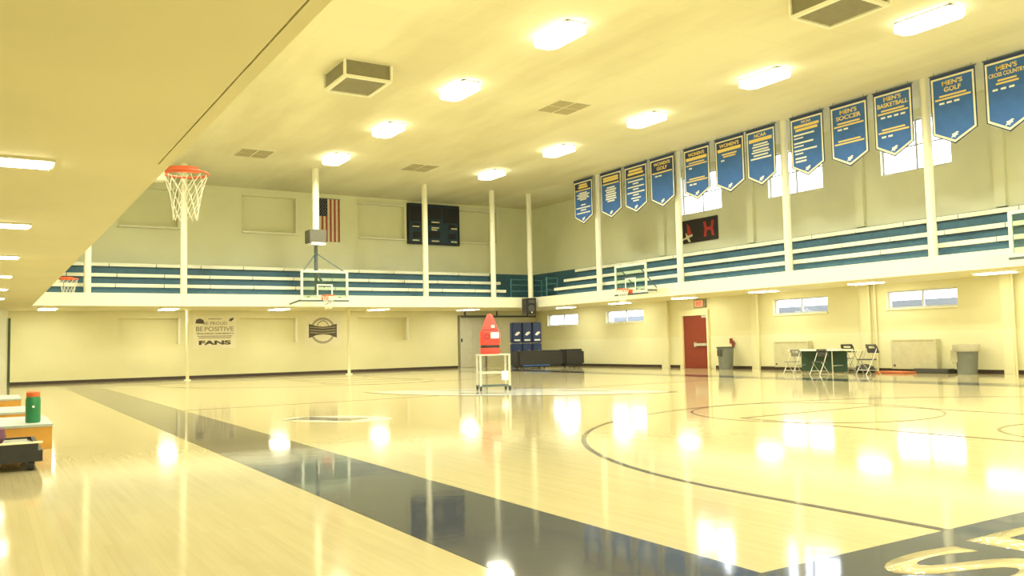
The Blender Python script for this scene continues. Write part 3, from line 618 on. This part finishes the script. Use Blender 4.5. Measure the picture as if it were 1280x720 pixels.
for sg in (1, -1):   # interlocking arcs
    pts = [(.26,.30*sg),(.40,.30*sg),(.43,.1*sg),(.50,.02*sg),(.60,.02*sg),(.67,.1*sg),(.70,.30*sg),(.84,.30*sg),(.78,.02*sg),(.70,-.06*sg),(.40,-.06*sg),(.32,.02*sg)]
    MB().prism(pts, .05, .056+.001*sg).build('red_emblem', 'sign_red', o)
MB().prism([(-.66,.34),(-.5,.2),(-.45,.0),(-.38,-.14),(-.5,-.12),(-.58,-.2),(-.78,-.3),(-.76,-.16),(-.64,-.02)], .05, .056).build('red_emblem', 'sign_red', o)
MB().prism([(-.95,-.27),(-.7,-.2),(-.74,-.02),(-.62,-.16),(-.35,-.12),(-.35,-.2),(-.55,-.25),(-.46,-.42),(-.56,-.42),(-.68,-.28),(-.95,-.33)], .057, .062).build('white_mark', 'banner_cream', o)
def convector(yc, label):
    o = thing('wall_convector', label, 'convector', 'beige wall convectors', mx=frame_right(yc, 0))
    box(-.74,.74,.1,1.0,.002,.24).build('cover', 'convector', o, bevel=.012); box(-.66,.66,.93,.97,.24,.244).build('grille', 'vent_tan', o); box(-.7,.7,0,.1,.03,.2).build('plinth', 'baseboard_dark', o); box(-.66,-.6,.18,.24,.24,.25).build('knob', 'dark_grey', o)
convector(15.42, 'beige wall convector between chairs and bagged trash can'); convector(20.0, 'beige wall convector behind the white folding table')
o = thing('fire_pull', 'small red brown fire fittings beside the red door', 'fitting', mx=frame_right(22.95, 1.05))
box(-.05,.05,-.1,.1,.002,.06).build('pull_box', 'red_paint', o); MB().cyl((.12,-.25,.06),(.12,.0,.06),.05,n=10).build('bottle', 'red_paint', o); box(.05,.19,-.12,-.08,.002,.05).build('bracket', 'mid_grey', o)
def can(name, label, x, y, bagged):
    o = thing(name, label, 'trash can', None, (x, y, 0)); s = 1
    MB().lathe([(.0,.0),(.24,.0),(.25,.02),(.30,.76),(.325,.78),(.325,.82),(.30,.82),(.28,.75),(0,.70)], n=28).build('bin', 'can_grey', o, smooth=True)
    if bagged:
        MB().lathe([(.28,.74),(.29,.83),(.345,.84),(.36,.75),(.335,.64),(.325,.66),(.30,.78)], n=28).build('liner', 'bag_clear', o, smooth=True)
        MB().box(.2,.4,-.12,.1,.3,.72).build('hanging_liner', 'bag_clear', o, bevel=.05)
        o.rotation_euler[2] = 2.3
    else: MB().box(-.335,-.29,-.1,.1,.5,.72).build('handle_label', 'dark_grey', o); MB().torus((0,0,.82),.315,.02,28,8).build('rim', 'dark_grey', o, smooth=True)
can('trash_can', 'plain grey trash can beside the red door', 23.45, 22.75, False); can('trash_can', 'grey trash can with a plastic liner below the strip window', 23.45, 13.6, True)
o = tag(box(23.5, 23.9, 14.2, 15.3, 0, .13).build('floor_box', 'dark_grey', bevel=.02), 'low dark box on floor below the convector', 'box')
tag(MB().prism([(-.3,-.45),(.25,-.55),(.3,.2),(.1,.6),(-.25,.5)], 0, .06).build('red_cloth', 'red_mat', bevel=.02), 'crumpled red orange cloth on floor beside the dark bag', 'cloth').location = (23.1, 15.6, 0)
MB_ = MB().lathe([(0,0),(.26,.0),(.32,.08),(.24,.2),(.1,.26),(0,.27)], n=14)
tag(MB_.build('bag', 'black_plastic', smooth=True), 'slumped dark bag on floor behind the folding chair', 'bag').location = (23.1, 16.62, 0)
# folding table
o = thing('folding_table', 'white topped folding table before the beige convector', 'table', None, (22.1, 17.5, 0))
box(-.38,.38,-.92,.92,.70,.745).build('tabletop', 'bench_white', o, bevel=.008)
for sy in (-.7, .7):
    for sx in (-.3, .3): MB().cyl((sx, sy, 0), (sx, sy, .70), .016, n=8).build('leg', 'steel', o)
    MB().cyl((-.3, sy, .25), (.3, sy, .25), .012, n=8).build('leg_brace', 'steel', o)
box(.2,.22,-.85,.85,.05,.69).build('modesty_panel', 'green_panel', o)
def chair(label, x, y, rz, seat='dark_grey'):
    o = thing('folding_chair', label, 'chair', 'grey folding chairs', (x, y, 0), rz)
    for sx in (-.21, .21):
        MB().tube([(sx, .25, 0), (sx, -.02, .43), (sx*.95, -.22, .82)], .013, 8).build('front_leg', 'steel', o)
        MB().tube([(sx*.9, -.30, 0), (sx*.9, .1, .43)], .012, 8).build('rear_leg', 'steel', o)
    MB().cyl((-.21,.17,.13),(.21,.17,.13),.01,n=8).cyl((-.19,-.2,.11),(.19,-.2,.11),.01,n=8).build('stretcher', 'steel', o)
    box(-.2,.2,-.18,.22,.425,.455).build('seat', seat, o, bevel=.01)
    b = MB(); M = Matrix.Translation((0,-.2,.76)) @ Matrix.Rotation(-.42, 4, 'X')
    b.box(-.22,.22,-.02,.02,-.14,.0, M).box(-.22,-.14,-.02,.02,0,.08,M).box(.14,.22,-.02,.02,0,.08,M).box(-.2,.2,-.02,.02,.08,.13,M).build('backrest', seat, o)
    return o
chair('grey folding chair standing apart beside the white table', 22.15, 15.85, 1.35); chair('folding chair with pale seat pushed in at the table front', 21.5, 18.05, math.pi/2, 'mid_grey').scale = (.86,)*3
chair('grey folding chair pushed in at the middle of the white table', 21.5, 17.05, math.pi/2).scale = (.86,)*3; chair('grey folding chair behind the white table by the convector', 22.95, 17.25, math.pi/2)
o = thing('tray_stand', 'thin legged tray stand between table and lone chair', 'stand', None, (22.1, 16.25, 0))
box(-.2,.2,-.28,.22,.70,.715).build('tray', 'soffit_paint', o)
MB().cyl((-.15,-.2,0),(-.15,.15,.70),.01,n=6).cyl((.15,-.2,0),(.15,.15,.70),.01,n=6).build('leg_pair', 'mid_grey', o); MB().cyl((-.15,.17,0),(-.15,-.2,.70),.01,n=6).cyl((.15,.17,0),(.15,-.2,.70),.01,n=6).build('leg_pair', 'mid_grey', o)

# ------------------------------------------------------------------ cart with the red padded dummy at the court centre
o = thing('rolling_cart', 'pale metal rolling cart standing on the centre emblem', 'cart', None, (10.72, 18.2, 0), -.35); W2, D2 = .36, .26
for sx in (-W2, W2):
    for sy in (-D2, D2):
        box(sx-.022, sx+.022, sy-.022, sy+.022, .12, .86).build('post', 'steel', o)
        c = MB().cyl((sx-.02, sy, .055), (sx+.02, sy, .055), .055, n=14).build('caster', 'black_plastic', o); MB().box(sx-.035,sx+.035,sy-.03,sy+.03,.07,.12).build('caster_fork', 'dark_steel', c)
box(-W2-.03, W2+.03, -D2-.03, D2+.03, .86, .895).build('top_shelf', 'steel', o); MB().box(-W2,W2,-D2-.02,-D2+.02,.42,.46).box(-W2,W2,D2-.02,D2+.02,.42,.46).box(-W2-.02,-W2+.02,-D2,D2,.42,.46).build('middle_rail', 'steel', o)
MB().box(-W2,W2,-D2-.02,-D2+.02,.1,.13).box(-W2,W2,D2-.02,D2+.02,.1,.13).box(-W2-.02,-W2+.02,-D2,D2,.1,.13).box(W2-.02,W2+.02,-D2,D2,.1,.13).build('base_frame', 'dark_steel', o)
tw = tag(MB().box(.16, .32, -.298, -.282, .26, .476).box(.16, .32, -.282, -.23, .4605, .476).box(.16, .32, -.238, -.225, .36, .46).build('white_towel', 'white_print'), 'white towel draped on the cart side rail', 'towel'); tw.location = o.location; tw.rotation_euler = o.rotation_euler
o = thing('red_dummy', 'red padded dummy with tapered top standing on the cart', 'training dummy', None, (10.62, 18.15, .897), -.53)
def rr(a, b, n=24): return [(a*abs(math.cos(t))**.6*(1 if math.cos(t) > 0 else -1), b*abs(math.sin(t))**.6*(1 if math.sin(t) > 0 else -1)) for t in [2*math.pi*i/n for i in range(n)]]
def loft(secs):
    m = MB(); rings = [[m.bm.verts.new((x, y, z)) for x, y in rr(a, b)] for a, b, z in secs]
    for p, q in zip(rings, rings[1:]):
        for i in range(24): m.bm.faces.new((p[i], p[(i+1)%24], q[(i+1)%24], q[i]))
    m.bm.faces.new(rings[0][::-1]); m.bm.faces.new(rings[-1]); return m
loft([(.235,.2,0),(.245,.21,.03),(.245,.21,.13),(.24,.205,.15)]).build('base_pad', 'red_vinyl', o, smooth=True)
loft([(.235,.2,.15),(.235,.2,.22)]).build('black_band', 'black_plastic', o, smooth=True)
loft([(.24,.205,.22),(.25,.215,.25),(.25,.215,.54),(.235,.2,.575)]).build('body_pad', 'red_vinyl', o, smooth=True)
loft([(.21,.18,.575),(.21,.18,.595)]).build('seam', 'maroon', o, smooth=True)
loft([(.21,.18,.595),(.195,.17,.64),(.105,.10,.88),(.08,.08,.94),(.045,.045,.985)]).build('tapered_top', 'red_vinyl', o, smooth=True)
MB().box(.02,.22,-.235,-.15,.38,.53).build('white_patch', 'white_print', o, bevel=.01); MB().box(.03,.12,-.19,-.12,.64,.71).build('white_patch', 'white_print', o, bevel=.01); c = MB().torus((0,0,0),.06,.01,16,6).build('ring_mark', 'maroon', o)
c.matrix_local = Matrix(((1,0,0,-.07),(0,0,-1,-.212),(0,1,0,.43),(0,0,0,1)))

# ------------------------------------------------------------------ under the broad soffit: platform cart, benches, jug
o = thing('platform_cart', 'low dark platform cart on casters beside the orange bench', 'cart', None, (-.25, 10.65, 0))
MB().box(-1.0,.72,-.88,.70,.10,.17).build('deck', 'dark_grey', o); MB().box(-1.0,.72,-.92,-.88,.09,.27).box(.72,.76,-.92,.74,.09,.20).box(-1.0,.72,.70,.74,.09,.20).build('side_rail', 'black_plastic', o)
box(-1.0,.76,-.925,-.87,.27,.285).build('edge_strip', 'soffit_paint', o); box(-.95,.68,-.82,.66,.17,.185).build('deck_mat', 'mid_grey', o)
for sx, sy in ((.66,-.84), (.66,.6), (-.85,-.8), (-.85,.6)):
    c = MB().cyl((sx-.03, sy, .06), (sx+.03, sy, .06), .06, n=16).build('caster', 'black_plastic', o); MB().cyl((sx+.03, sy, .06), (sx+.036, sy, .06), .025, n=10).build('hub', 'steel', c); box(sx-.04,sx+.04,sy-.03,sy+.03,.1,.13).build('fork', 'dark_steel', c)
for i, (x1, y0, y1) in enumerate(((.72, 11.85, 13.5), (.66, 14.6, 16.2), (.62, 19.0, 20.8))):
    o = thing('low_bench', ['low orange wood bench under the green jug', 'low orange wood bench behind the jug bench', 'low orange wood bench farthest along the soffit'][i], 'bench', 'low benches under the broad soffit', (x1-.35, (y0+y1)/2, 0)); h = (y1-y0)/2
    MB().box(-.35,.35,-h,-h+.04,0,.27).box(-.35,.35,h-.04,h,0,.27).box(.31,.35,-h+.04,h-.04,0,.27).box(-.35,-.31,-h+.04,h-.04,0,.27).build('side_panel', 'wood_orange', o); box(-.36,.36,-h-.01,h+.01,.27,.30).build('seat_top', 'blue_grey', o)
o = thing('drink_jug', 'green drink jug with orange lid on the low bench', 'jug', None, (.53, 12.25, .30))
MB().lathe([(0,0),(.078,0),(.085,.02),(.085,.28),(.075,.32),(0,.32)], n=20).build('body', 'green', o, smooth=True); MB().lathe([(0,.32),(.072,.32),(.077,.33),(.077,.375),(.06,.39),(0,.39)], n=20).build('lid', 'orange_lid', o, smooth=True); MB().cyl((0,-.084,.2),(0,-.10,.2),.015,n=8).build('spigot', 'white_print', o)
o = tag(MB().lathe([(0,0),(.16,0),(.2,.06),(.18,.16),(.08,.22),(0,.23)], n=14).build('gear_bag', 'maroon', smooth=True), 'dark maroon bag at the back of the platform cart', 'bag'); o.location = (.02, 10.9, .187)
